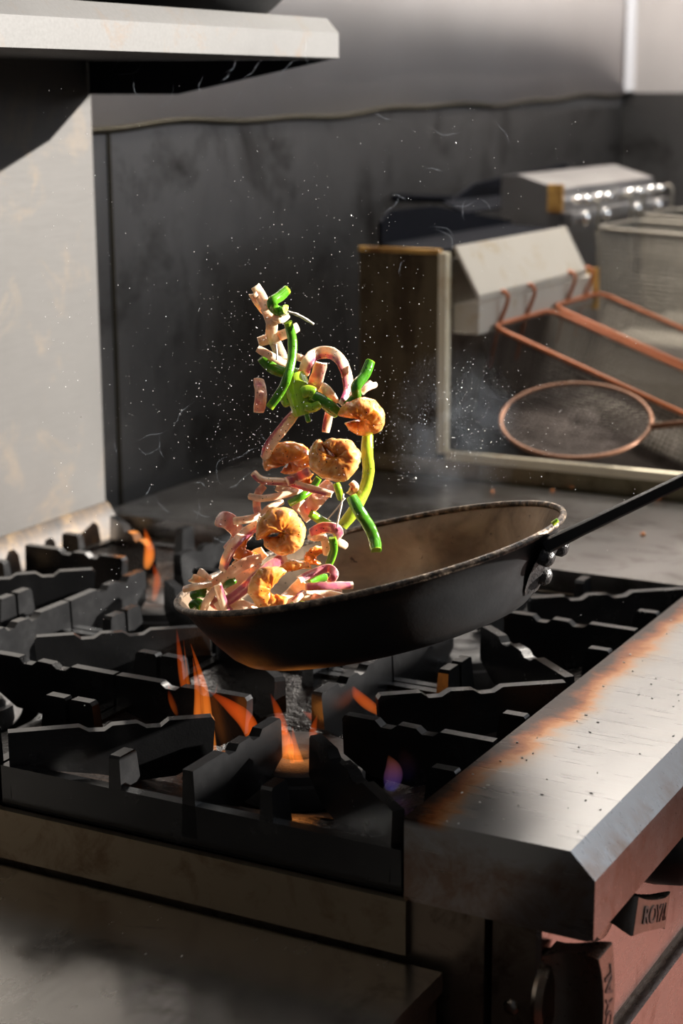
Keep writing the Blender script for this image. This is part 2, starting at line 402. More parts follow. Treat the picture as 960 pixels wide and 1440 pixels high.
# burner box: floor and inner walls
bm = bmesh.new(); box(bm, -.68, .002, .0205, .625, -.125, -.115); box(bm, -.662, 0.0, .0005, .006, -.115, -.0575); box(bm, -.662, 0, .62, .632, -.115, -.03); box(bm, -.004, .0025, .006, .62, -.115, -.058)
rp('burner_box', bm, M['box'])
rp('rear_rail', prism(bmesh.new(), [(-.684,-.05),(-.684,.007),(-.680,.005),(-.669,-.012),(-.665,-.05)], 1, -.3, .632), M['rail'], bevel=.0015, label='narrow rail with baked yellow grease')
rp('back_riser', B(-.70, -.685, -.3, LE, -.05, .49), M['riser'], bevel=.001, label='dull sunlit stainless riser panel')
rp('high_shelf', prism(bmesh.new(), [(-.70,.4875),(-.70,.494),(-.40,.520),(-.397,.5235),(-.386,.5115),(-.384,.509),(-.384,.4855),(-.388,.4845)], 1, -.3, LE), M['shelf'], bevel=.001, label='stainless shelf with a bevelled front edge')
rp('shelf_bracket', prism(bmesh.new(), [(-.684,.452),(-.574,.4515),(-.392,.4842),(-.684,.4872)], 1, LE-.004, LE), M['near_black'], label='triangular bracket under the shelf, coloured dark with its shade')  # the shade under the shelf is put into its near-black colour
rp('far_side', B(-.70, .1, .62, .634, -.90, -.03), M['side'])

def grip(y, z, ang, text=True, first=[]):
    """bar-grip gas knob on the control panel"""
    k = bpy.data.objects.new('knob', None); link(k, RG); k.location = Vector((.096, y, z)) - RG.location
    Mx = Matrix.Translation((.096, y, z)) @ Matrix.Rotation(ang, 4, 'X') @ Matrix(((0,0,1,0),(1,0,0,0),(0,1,0,0),(0,0,0,1)))  # local: x along bar, y across, z out
    bm = bmesh.new(); lathe(bm, [(0,0),(.026,0),(.027,.003),(.024,.007),(.014,.009),(0,.009)], 40, Mx); finish('skirt', bm, M['knob'], k, smooth=True, auto=40)
    L, W = .037, .013; out = []
    n = 14
    top = []
    for i in range(n+1):
        s = -1+2*i/n; top.append((s*L, W*(.80+.20*s*s*abs(s)) if abs(s) < .999 else W))
    # arched ends, waisted sides
    ringz = [(.004, .80, .95), (.012, .86, .62), (.020, .92, .52), (.028, .97, .62), (.035, 1.0, .82), (.0412, 1.0, 1.0), (.0425, .985, .96)]
    bm = bmesh.new(); rings = []
    for zz, a, b in ringz:
        pts = [(p[0]*a, p[1]*b) for p in top] + [(p[0]*a, -p[1]*b) for p in reversed(top)]
        rings.append([bm.verts.new(Mx @ Vector((p[0], p[1], zz - .0035*(p[0]/L)**2))) for p in pts])
    m_ = len(rings[0])
    for A, C in zip(rings, rings[1:]):
        for i in range(m_): bm.faces.new((A[i], A[(i+1) % m_], C[(i+1) % m_], C[i]))
    bm.faces.new(rings[-1]); bm.faces.new(rings[0][::-1])
    finish('grip', bm, M['knob'], k, smooth=True, auto=45)
    if text:
        cu = bpy.data.curves.new('lettering', 'FONT'); cu.body = 'ROYAL'; cu.size = .0165; cu.extrude = .0006; cu.align_x = 'CENTER'; cu.align_y = 'CENTER'; cu.offset = .0003
        tmp = bpy.data.objects.new('lettering', cu); link(tmp); bpy.context.view_layer.update()
        me = bpy.data.meshes.new_from_object(tmp.evaluated_get(bpy.context.evaluated_depsgraph_get()))
        bpy.data.objects.remove(tmp)
        me.transform(Matrix.Translation((0, 0, .0)) )
        for v in me.vertices: v.co.z += .0424 - .0035*(v.co.x/L)**2
        me.transform(Matrix.Translation(-Vector((.096, y, z))) @ Mx)
        me.materials.clear(); me.materials.append(M['iron'])
        o = bpy.data.objects.new('lettering', me); link(o, k)
    return k
grip(.012, -.106, math.radians(90))
grip(.103, -.083, math.radians(-20))
bm = bmesh.new(); lathe(bm, [(0,.036),(.022,.036),(.027,.031),(.030,.012),(.030,0),(0,0)], 40, Matrix.Translation((.096, .205, -.078)) @ Matrix.Rotation(math.pi/2, 4, 'Y'))
rp('knob', bm, M['black_knob'], smooth=True, auto=40, label='round black knob further along the panel')

GC = [(-.165,.1525), (-.165,.4575), (-.495,.1525), (-.495,.4575)]
for cx, cy in GC:
    b = bpy.data.objects.new('burner', None); link(b, RG); b.location = Vector((cx, cy, -.09)) - RG.location
    bm = bmesh.new(); lathe(bm, [(.030,-.115),(.030,-.075),(.050,-.066),(.052,-.060),(.052,-.048),(.044,-.047),(.040,-.050)], 40, Matrix.Translation((cx,cy,0)))
    finish('burner_head', bm, M['cap'], b, smooth=True, auto=35)
    bm = bmesh.new(); lathe(bm, [(0,-.036),(.012,-.036),(.016,-.0385),(.030,-.036),(.044,-.038),(.0475,-.0405),(.047,-.048),(0,-.049)], 40, Matrix.Translation((cx,cy,0)))
    finish('burner_cap', bm, M['cap'], b, smooth=True, auto=35)

# ------------------------------------------------------------------ grates (lift off one by one)
GW, GD = .327, .302
def plate(p0, p1, poly, th):
    """vertical plate: poly in (s, z) with s in metres from p0 towards p1"""
    bm = bmesh.new(); p0 = Vector((p0[0], p0[1], 0)); d = Vector((p1[0], p1[1], 0))-p0; d.normalize(); q = Vector((-d.y, d.x, 0))
    v0 = [bm.verts.new(p0+d*s+q*(th*.5*(1+.5*min(1, -z/.04)))+Vector((0,0,z))) for s, z in poly]
    v1 = [bm.verts.new(p0+d*s-q*(th*.5*(1+.5*min(1, -z/.04)))+Vector((0,0,z))) for s, z in poly]
    n = len(poly); bm.faces.new(v0); bm.faces.new(v1[::-1])
    for i in range(n): bm.faces.new((v0[i], v0[(i+1) % n], v1[(i+1) % n], v1[i]))
    return bm
def finger_poly(L):
    return [(0,-.050),(0,-.0005),(.34*L,-.0002),(.385*L,-.0042),(.46*L,-.0046),(.50*L,-.0008),(.62*L,-.0004),(.665*L,-.0046),(.735*L,-.0046),(.775*L,0),(.985*L,0),(L,-.003),(L*.985,-.030),(.80*L,-.043)]
def make_grate():
    root = empty('burner_grate', (0,0,0))
    hw, hd = GW/2, GD/2
    bm = bmesh.new()
    for a in ((-hw,hw,-hd,-hd+.009),(-hw,hw,hd-.009,hd),(-hw,-hw+.009,-hd+.009,hd-.009),(hw-.009,hw,-hd+.009,hd-.009)): box(bm, *a, -.0565, -.026)
    bmesh.ops.remove_doubles(bm, verts=bm.verts[:], dist=1e-5)
    finish('frame', bm, M['iron'], root)
    # dished bowl from the square frame to the round burner opening
    bm = bmesh.new(); n = 64; rings = []
    for f, z in ((0,-.029),(.35,-.037),(.75,-.050),(1,-.060)):
        ring = []
        for k in range(n):
            a = k*2*math.pi/n; c, s = math.cos(a), math.sin(a)
            sq = min((hw-.008)/max(1e-6, abs(c)), (hd-.008)/max(1e-6, abs(s))); r = sq*(1-f) + .068*f
            ring.append(bm.verts.new((c*r, s*r, z)))
        rings.append(ring)
    for A, C in zip(rings, rings[1:]):
        for k in range(n): bm.faces.new((A[k], A[(k+1) % n], C[(k+1) % n], C[k]))
    finish('drip_bowl', bm, M['bowl'], root, smooth=True)
    for sx in (-1, 1):
        for sy in (-1, 1):
            p0 = (sx*(hw-.0045), sy*(hd-.0045)); p1 = (sx*.043, sy*.049)
            L = math.hypot(p1[0]-p0[0], p1[1]-p0[1]); finish('finger', plate(p0, p1, finger_poly(L), .0085), M['iron'], root, bevel=.0013)
    for p0, L in (((0,-hd),.120), ((0,hd),.120), ((-hw,0),.122), ((hw,0),.122)):
        finish('finger', plate(p0, (0,0), finger_poly(L), .0085), M['iron'], root, bevel=.0013)
    tp = [(0,-.05),(.0005,-.0035),(.002,-.0015),(.019,-.0015),(.0215,-.004),(.027,-.05)]
    for sx in (-1, 1):
        for sy in (-1, 1):
            finish('tab', plate((sx*.062, sy*hd), (sx*.062, 0), tp, .0085), M['iron'], root, bevel=.0013)
            finish('tab', plate((sx*hw, sy*.062), (0, sy*.062), tp, .0085), M['iron'], root, bevel=.0013)
    return root
def copy_tree(o, parent=None):
    c = o.copy(); COL.objects.link(c); c.parent = parent
    for ch in list(o.children): copy_tree(ch, c)
    return c
GL = ['black cast iron burner grate under the pan, beside the rusty ledge corner', 'black cast iron burner grate behind the pan, along the far half of the ledge',
      'black cast iron burner grate at the left edge, nearest the brown side strip', 'black cast iron burner grate at the foot of the steel riser, by the dark wall']
g0 = make_grate()
for i, (cx, cy) in enumerate(GC):
    g = g0 if i == 0 else copy_tree(g0)
    g.location = (cx, cy, 0); tag(g, GL[i], 'grate', 'cast iron burner grates')

# ------------------------------------------------------------------ worktop and lower table
tag(finish('flat_worktop', B(-.70, .135, .645, .985, -.06, -.010), M['work'], bevel=.002, origin=(-.28,.81,-.06)), 'scratched dark steel worktop between the burners and the fryer', 'worktop')
WT = bpy.data.objects['flat_worktop']
finish('cabinet', B(-.70, .09, .65, .98, FZ, -.0605), M['side'], WT)
TB = empty('side_table', (-.43, -.4, FZ), 'low steel side table with a smooth dark top, in front of the range', 'table')
finish('table_top', B(-.73, .034, -.85, -.0105, -.112, -.098), M['table'], TB, bevel=.0015)
finish('apron', B(-.725, .031, -.845, -.013, -.30, -.112), M['side'], TB)
for lx in (-.70, -.02):
    for ly in (-.82, -.06): finish('leg', B(lx-.02, lx+.02, ly-.02, ly+.02, FZ, -.3), M['side'], TB)

# ------------------------------------------------------------------ fryers
def quad_sheet(bm, a, b, c, d, th):
    a, b, c, d = map(Vector, (a, b, c, d)); n = (b-a).cross(d-a).normalized()*th
    v = [bm.verts.new(p) for p in (a, b, c, d)] + [bm.verts.new(p-n) for p in (a, b, c, d)]
    for f in ((0,1,2,3),(7,6,5,4),(0,4,5,1),(1,5,6,2),(2,6,7,3),(3,7,4,0)): bm.faces.new([v[i] for i in f])
    return bm
FY = empty('deep_fryer', (-.2, 1.22, FZ), 'deep fryer with rust-brown flue side and sloped cream cover', 'fryer')
def fp(name, bm, mat, par=None, **k): return finish(name, bm, mat, par or FY, **k)
fp('flue_side', B(-.555, -.447, 1.0, 1.006, -.010, .262), M['rust_side'])
fp('flue_top_edge', B(-.556, -.446, .9985, 1.008, .2622, .268), M['gold'], bevel=.0015)
fp('flue_back', B(-.555, -.548, 1.0062, 1.43, -.01, .262), M['rust_side'])
fp('flue_front_post', B(-.4465, -.436, .9985, 1.012, .018, .264), M['cream_paint'], bevel=.0015)
fp('flue_front', B(-.446, -.440, 1.0122, 1.43, -.08, .255), M['tank'])
fp('cover', quad_sheet(bmesh.new(), (-.398, 1.012, .214), (-.398, 1.375, .214), (-.430, 1.375, .272), (-.430, 1.012, .272), .004), M['cream'], bevel=.001)
fp('cover_lip', quad_sheet(bmesh.new(), (-.398, 1.012, .206), (-.398, 1.375, .206), (-.398, 1.375, .2135), (-.398, 1.012, .2135), .004), M['cream'])
hg = fp('basket_hanger', prism(bmesh.new(), [(-.436,.200),(-.436,.165),(-.402,.165),(-.402,.202),(-.405,.204)], 1, 1.02, 1.412), M['cream'], bevel=.002)
fp('hanger_end', B(-.4365, -.395, 1.4125, 1.42, .155, .212), M['gold'], bevel=.002)
fp('tank_rim', B(-.4355, .16, .9985, 1.008, .010, .021), M['cream_paint'], bevel=.002)
fp('tank_side', B(-.54, .16, .9995, 1.006, -.60, .0098), M['olive'])
fp('tank_far_side', B(-.4355, .16, 1.435, 1.441, -.25, .019), M['tank'])
fp('tank_floor', B(-.4355, .155, 1.0065, 1.434, -.16, -.15), M['tank'])
fp('tank_front', B(.155, .165, 1.0065, 1.434, -.6, .02), M['tank'])
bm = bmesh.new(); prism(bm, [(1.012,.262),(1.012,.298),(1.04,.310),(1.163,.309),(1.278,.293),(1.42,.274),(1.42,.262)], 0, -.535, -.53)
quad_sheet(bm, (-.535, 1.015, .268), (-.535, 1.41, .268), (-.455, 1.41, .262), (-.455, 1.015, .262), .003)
fp('flue_deflector', bm, M['near_black'])
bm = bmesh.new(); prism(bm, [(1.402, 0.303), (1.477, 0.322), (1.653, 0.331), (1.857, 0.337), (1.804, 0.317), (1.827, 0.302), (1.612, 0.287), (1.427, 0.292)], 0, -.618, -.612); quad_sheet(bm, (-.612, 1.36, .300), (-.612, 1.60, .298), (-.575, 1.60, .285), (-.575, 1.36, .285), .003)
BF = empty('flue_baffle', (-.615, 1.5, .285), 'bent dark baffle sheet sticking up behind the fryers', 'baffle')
finish('baffle_sheet', bm, M['near_black'], BF)
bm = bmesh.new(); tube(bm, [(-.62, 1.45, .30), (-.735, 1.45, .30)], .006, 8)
finish('wall_bracket', bm, M['near_black'], BF)

F2 = empty('deep_fryer', (-.2, 1.68, FZ), 'grey deep fryer in the far corner with chrome basket hooks', 'fryer')
finish('back_panel', prism(bmesh.new(), [(-.56,.10),(-.56,.335),(-.535,.337),(-.47,.318),(-.466,.30),(-.48,.10)], 1, 1.452, 1.862), M['grey_metal'], F2, bevel=.003)
finish('hook_rail', B(-.4655, -.450, 1.453, 1.90, .268, .284), M['grey_metal'], F2, bevel=.002)
finish('panel_edge', B(-.485, -.463, 1.4440, 1.4518, .285, .325), M['gold'], F2)
finish('tank_body', B(-.48, .16, 1.452, 1.862, -.60, .05), M['tank'], F2)
for y in (1.475, 1.56, 1.70, 1.80):
    bm = bmesh.new(); tube(bm, [(-.470, y, .300), (-.440, y, .303)], .0055, 12); lathe(bm, [(0,.006),(.006,.005),(.0085,0),(.006,-.005),(0,-.006)], 14, Matrix.Translation((-.437, y, .303)))
    finish('hook', bm, M['chrome'], F2, smooth=True)
    bm = bmesh.new(); lathe(bm, [(0,.010),(.006,.008),(.009,0),(.006,-.008),(0,-.010)], 14, Matrix.Translation((-.444, y+.012, .276)))
    finish('bolt', bm, M['chrome'], F2, smooth=True)

def basket(name_loc, L, W, H, tilt, label, wire, rimmat, hooks, pitch_=.0062, yrot=0):
    """wire basket: back top edge centred at name_loc, length L towards +x, width W in y"""
    ox, oy, oz = name_loc
    Mt = Matrix.Translation((ox, oy, oz)) @ Matrix.Rotation(tilt, 4, 'Y')
    root = empty('fry_basket', Mt @ Vector((L/2, 0, -H)), label, 'basket', 'wire fry baskets')
    T = lambda x, y, z: Mt @ Vector((x, y, z))
    h = W/2; tp = .014
    bm = bmesh.new(); loop = []
    for cx, cy, a0 in ((L-.02, h-.02, 0), (.02, h-.02, 90), (.02, -h+.02, 180), (L-.02, -h+.02, 270)):
        for k in range(5):
            a = math.radians(a0+k*22.5); loop.append(T(cx+.02*math.cos(a), cy+.02*math.sin(a), 0))
    tube(bm, loop, .0032, 8, closed=True); finish('rim', bm, rimmat, root, smooth=True)
    bm = bmesh.new(); r = .0006
    def wire_(pts): tube(bm, [T(*p) for p in pts], r, 4, cap=False)
    n = int(L/pitch_)
    for i in range(n+1):
        x = L*i/n; xx = tp + (L-2*tp)*i/n
        wire_([(x, -h, 0), (xx, -h+tp, -H), (xx, h-tp, -H), (x, h, 0)])
    n = int(W/pitch_)
    for i in range(n+1):
        y = -h + W*i/n; yy = -h+tp + (W-2*tp)*i/n
        wire_([(0, y, 0), (tp, yy, -H), (L-tp, yy, -H), (L, y, 0)])
    n = int(H/pitch_)
    for i in range(1, n):
        f = i/n; e = tp*f; z = -H*f
        p = [(e, -h+e, z), (L-e, -h+e, z), (L-e, h-e, z), (e, h-e, z), (e, -h+e, z)]
        wire_(p)
    o = finish('wire_mesh', bm, wire, root); o['kind'] = 'stuff'
    for y in hooks:
        bm = bmesh.new(); tube(bm, catmull([T(.004, y, -.06), T(-.003, y, -.01), T(-.003, y, .030), T(-.012, y, .038), T(-.022, y, .032)], 4), .0027, 8)
        finish('hook', bm, rimmat, root, smooth=True)
    bm = bmesh.new(); tube(bm, [T(L, -.02, 0), T(L+.10, -.012, .05), T(L+.22, -.010, .11), T(L+.22, .010, .11), T(L+.10, .012, .05), T(L, .02, 0)], .004, 8)
    finish('handle', bm, rimmat, root, smooth=True)
    return root
TL = math.radians(20)
basket((-.397, 1.145, .172), .30, .190, .125, TL, 'dark wire fry basket with copper-brown rim, nearest the flue side', M['wire_dark'], M['copper'], (-.065, .022))
basket((-.397, 1.340, .176), .30, .180, .125, TL, 'wire fry basket with copper-brown rim, behind the dark one', M['wire'], M['copper'], (-.03, .037))
basket((-.428, 1.575, .262), .34, .175, .16, math.radians(3), 'pale wire fry basket hung on chrome hooks, second from the far wall', M['wire_pale'], M['wire_pale'], (-.07, .07))
basket((-.428, 1.770, .268), .34, .170, .16, math.radians(3), 'pale wire fry basket hung on chrome hooks, closest to the far wall', M['wire_pale'], M['wire_pale'], (-.07, .07))
# round wire skimmer lying in the dark basket
sn = Vector((.10, -.32, .94)).normalized(); sc_ = at(809, 590, 2.045); sa, sb = frame_of(sn, Vector((1, 0, 0)))
SK = empty('wire_skimmer', sc_, 'round browned wire skimmer lying in the dark fry basket', 'skimmer')
R_ = .086
bm = bmesh.new(); tube(bm, [sc_ + (sa*math.cos(k*math.pi/24)+sb*math.sin(k*math.pi/24))*R_ for k in range(48)], .0026, 8, closed=True); finish('hoop', bm, M['rusty_wire'], SK, smooth=True)
bm = bmesh.new()
for i in range(-14, 15):
    q = i*R_/15; c = math.sqrt(R_*R_-q*q)
    for A_, B_ in ((sa, sb), (sb, sa)):
        tube(bm, [sc_ + A_*q + B_*(c*t) - sn*(.012*(1-t*t)*(1-(q/R_)**2)) for t in (-1,-.6,-.2,.2,.6,1)], .0008, 4, cap=False)
tag(finish('wire_mesh', bm, M['wire_dark'], SK), kind='stuff')
hx = (Vector((1, .12, .10))).normalized(); hx = (hx - sn*hx.dot(sn)).normalized()
bm = bmesh.new(); tube(bm, [sc_+hx*R_, sc_+hx*(R_+.08)+sn*.02, sc_+hx*(R_+.22)+sn*.07], .0038, 8); finish('handle', bm, M['rusty_wire'], SK, smooth=True)

# ------------------------------------------------------------------ pot on the shelf
PT = at(300, -25, 1.80); PT.z = .518
bm = bmesh.new(); lathe(bm, [(0,0),(.055,.001),(.085,.008),(.104,.024),(.112,.05),(.113,.10),(.1145,.102),(.110,.102),(.108,.05),(.10,.028),(.08,.012),(0,.006)], 48, Matrix.Translation((-.515, .545, .5175)))
po = empty('shelf_pan', (-.515, .545, .5175), 'dark round-bottomed pan standing on the high shelf', 'pan')
finish('pan_body', bm, M['pan_out'], po, smooth=True)
bm = bmesh.new(); tube(bm, [(-.515-.105, .545, .60), (-.66, .545, .615), (-.66, .545, .615)][:2], .006, 8); finish('handle', bm, M['pan_out'], po)

# ------------------------------------------------------------------ tilted frying pan
PC = Vector((-.120, .185, .115)); PN = Vector((-.243, -.026, .97)).normalized()
PX = Vector((.970, .02, .243)); PX = (PX - PN*PX.dot(PN)).normalized(); PY = PN.cross(PX)
PM = Matrix(((PX.x, PY.x, PN.x, PC.x), (PX.y, PY.y, PN.y, PC.y), (PX.z, PY.z, PN.z, PC.z), (0, 0, 0, 1)))
PT_ = lambda x, y, z: PM @ Vector((x, y, z))
FP = empty('frying_pan', PT_(0, 0, -.053), 'blackened steel frying pan tilted over the flame, held by its long handle', 'frying pan')
bm = bmesh.new(); lathe(bm, [(0,-.0565),(.102,-.0565),(.111,-.054),(.118,-.048),(.128,-.034),(.138,-.017),(.1465,-.002),(.1475,-.002)], 96, PM)
finish('pan_body', bm, M['pan_out'], FP, smooth=True)
bm = bmesh.new(); lathe(bm, [(.1475,-.001),(.1445,-.003),(.136,-.017),(.126,-.034),(.116,-.046),(.108,-.051),(.100,-.0528),(0,-.0528)], 96, PM)
finish('cooking_surface', bm, M['pan_in'], FP, smooth=True)['label'] = 'worn brown steel inside of the pan'
bm = bmesh.new(); tube(bm, [PT_(.1475*math.cos(k*math.pi/60), .1475*math.sin(k*math.pi/60), -.0005) for k in range(120)], .0026, 8, closed=True)
finish('rim', bm, M['rim'], FP, smooth=True)
# handle: flat bar, root plate and rivets
HD = Vector((1, 0, .585)).normalized(); HS = Vector((0, 1, 0)); HU = HS.cross(HD)*-1
if HU.z < 0: HU = -HU
h0 = PT_(.148, -.006, -.010)
def hbar(bm, stations):
    rings = []
    for p, w_, t_ in stations:
        rings.append([bm.verts.new(p + HS*(a*w_) + HU*(b*t_)) for a, b in ((-1,-.7),(-.8,-1),(.8,-1),(1,-.7),(1,.7),(.8,1),(-.8,1),(-1,.7))])
    for A, C in zip(rings, rings[1:]):
        for k in range(8): bm.faces.new((A[k], A[(k+1) % 8], C[(k+1) % 8], C[k]))
    bm.faces.new(rings[0][::-1]); bm.faces.new(rings[-1]); return bm
finish('handle', hbar(bmesh.new(), [(h0, .012, .0055), (h0+HD*.03, .0095, .0045), (h0+HD*.09, .0085, .0042), (h0+HD*.20, .010, .0042), (h0+HD*.24, .009, .004)]), M['pan_out'], FP, bevel=.0008)
bm = bmesh.new(); rings = []
for i in range(9):
    f = i/8; z = -.006-.038*f; R = .1475-.019*f*1.55 + .004
    hw_ = .022*(1-.35*(2*f-1)**2) if f < .99 else .012
    rings.append([PT_((R + (.004 if 1 < j < 5 else 0))*math.cos(a), (R+(.004 if 1 < j < 5 else 0))*math.sin(a), z) for j, a in enumerate([(-1+2*j/6)*hw_/.14 for j in range(7)])])
vv = [[bm.verts.new(p) for p in r] for r in rings]
for A, C in zip(vv, vv[1:]):
    for k in range(6): bm.faces.new((A[k], A[k+1], C[k+1], C[k]))
finish('handle_plate', bm, M['crust'], FP, smooth=True)
for a, z in ((-.10, -.018), (.10, -.018), (0, -.034)):
    R = .1475-.029*(-z-.006)/.038*1.0 + .009
    nrm = Matrix.Translation(PT_(R*math.cos(a), R*math.sin(a), z)) @ PM.to_3x3().to_4x4() @ Matrix.Rotation(a, 4, 'Z') @ Matrix.Rotation(math.radians(118), 4, 'Y')
    bm = bmesh.new(); lathe(bm, [(0,.005),(.004,.0044),(.0065,.002),(.007,-.004)], 16, nrm); finish('rivet', bm, M['crust'], FP, smooth=True)

# ------------------------------------------------------------------ food
PXM = 1.315/FPX     # metres per photo pixel at the food
def strip_mesh(bm, pts, dep, wpx, edge, kind, twist=0., thick=None, taper=(.9,.9), lay=None, per=7):
    """ribbon through photo points at depth dep (list or number)"""
    P = []
    for i, p in enumerate(pts):
        d = dep if not hasattr(dep, '__len__') else dep[i]
        P.append(at(p[0], p[1], d + (p[2] if len(p) > 2 else 0)))
    P = catmull(P, per); m = len(P); W = wpx*PXM/2*(1.15 if kind == 'onion' else 1.08); T_ = thick if thick else (max(.0007, W*.13) if kind == 'onion' else max(.0018, W*.62))
    n = 12; prev = None; rings = []
    for i, p in enumerate(P):
        t = (P[min(i+1, m-1)]-P[max(i-1, 0)]).normalized(); f = i/(m-1)
        v = (CAM-p).normalized(); s = t.cross(v); s = s.normalized() if s.length > 1e-4 else frame_of(t)[0]
        if prev is not None and s.dot(prev) < 0: s = -s
        prev = s; q = s.cross(t).normalized(); tw = twist*(1+.6*math.sin(f*4+twist*9))
        s2 = s*math.cos(tw)+q*math.sin(tw); q2 = q*math.cos(tw)-s*math.sin(tw)
        e = 1.0
        if f < .12: e = taper[0]+(1-taper[0])*f/.12
        if f > .88: e = taper[1]+(1-taper[1])*(1-f)/.12
        e *= 1+.07*mnoise.noise(p*210)
        ring = []
        for k in range(n):
            a = k*2*math.pi/n; c, z = math.cos(a), math.sin(a)
            cx = math.copysign(abs(c)**.45, c); cz = math.copysign(abs(z)**(.45 if kind == 'onion' else .7), z)
            bow = (cx*cx-.5)*T_*(1.8 if kind == 'onion' else .5)
            vert = bm.verts.new(p + s2*(cx*W*e) + q2*((cz*T_ - bow)*min(1, e*1.2)))
            ring.append((vert, cx, cz))
        rings.append(ring)
    tone = {}
    for i, ring in enumerate(rings):
        f = i/(m-1)
        for vert, cx, cz in ring:
            nz = .10*mnoise.noise(vert.co*260)
            if kind == 'onion':
                tval = .10+nz+.18*max(0, mnoise.noise(vert.co*90))
                if edge in (1, -1): tval += .72*max(0, min(1, (cx*edge-.35)/.35))
                if edge == 2: tval = .66+nz*1.5 + .25*mnoise.noise(vert.co*120) - (.35 if abs(cx) > .85 else 0)
                if edge == 3: tval = .42+nz*2
                if f < .04 or f > .96: tval = min(tval, .15)
            else:
                tval = edge + nz*1.6 + (.25 if abs(cx) > .9 else 0)
                if f < .03 or f > .97: tval = max(tval, .75)
            tone[vert] = max(0, min(1, tval))
    for A, C in zip(rings, rings[1:]):
        for k in range(n): bm.faces.new((A[k][0], A[(k+1) % n][0], C[(k+1) % n][0], C[k][0]))
    bm.faces.new([x[0] for x in rings[0]][::-1]); bm.faces.new([x[0] for x in rings[-1]])
    return tone
def food_obj(name, bm, tone, mat, label, cat, group, origin=None):
    bm.verts.index_update(); vals = {v.index: t for v, t in tone.items()}
    lay = bm.verts.layers.float.new('tone'); bm.verts.ensure_lookup_table()
    for i, t in vals.items(): bm.verts[i][lay] = t
    lo = min((v.co for v in bm.verts), key=lambda c: c.z).copy()
    o = finish(name, bm, mat, None, smooth=True, origin=lo, auto=(38 if cat == 'onion' else 60))
    return tag(o, label, cat, group)
def strip(name, kind, pts, dep, wpx, edge, label, twist=0., thick=None, taper=(.9,.9), extra=()):
    bm = bmesh.new(); tone = strip_mesh(bm, pts, dep, wpx, edge, kind, twist, thick, taper)
    for e in extra:
        tone.update(strip_mesh(bm, *e[:2], e[2], e[3], kind, e[4] if len(e) > 4 else 0., None, (.8,.6)))
    cat, grp = ('onion', 'red onion strips tossed from the pan') if kind == 'onion' else ('pepper', 'green pepper strips tossed from the pan')
    return food_obj(name, bm, tone, M['onion'] if kind == 'onion' else M['pepper'], label, cat, grp)
D0 = 1.325
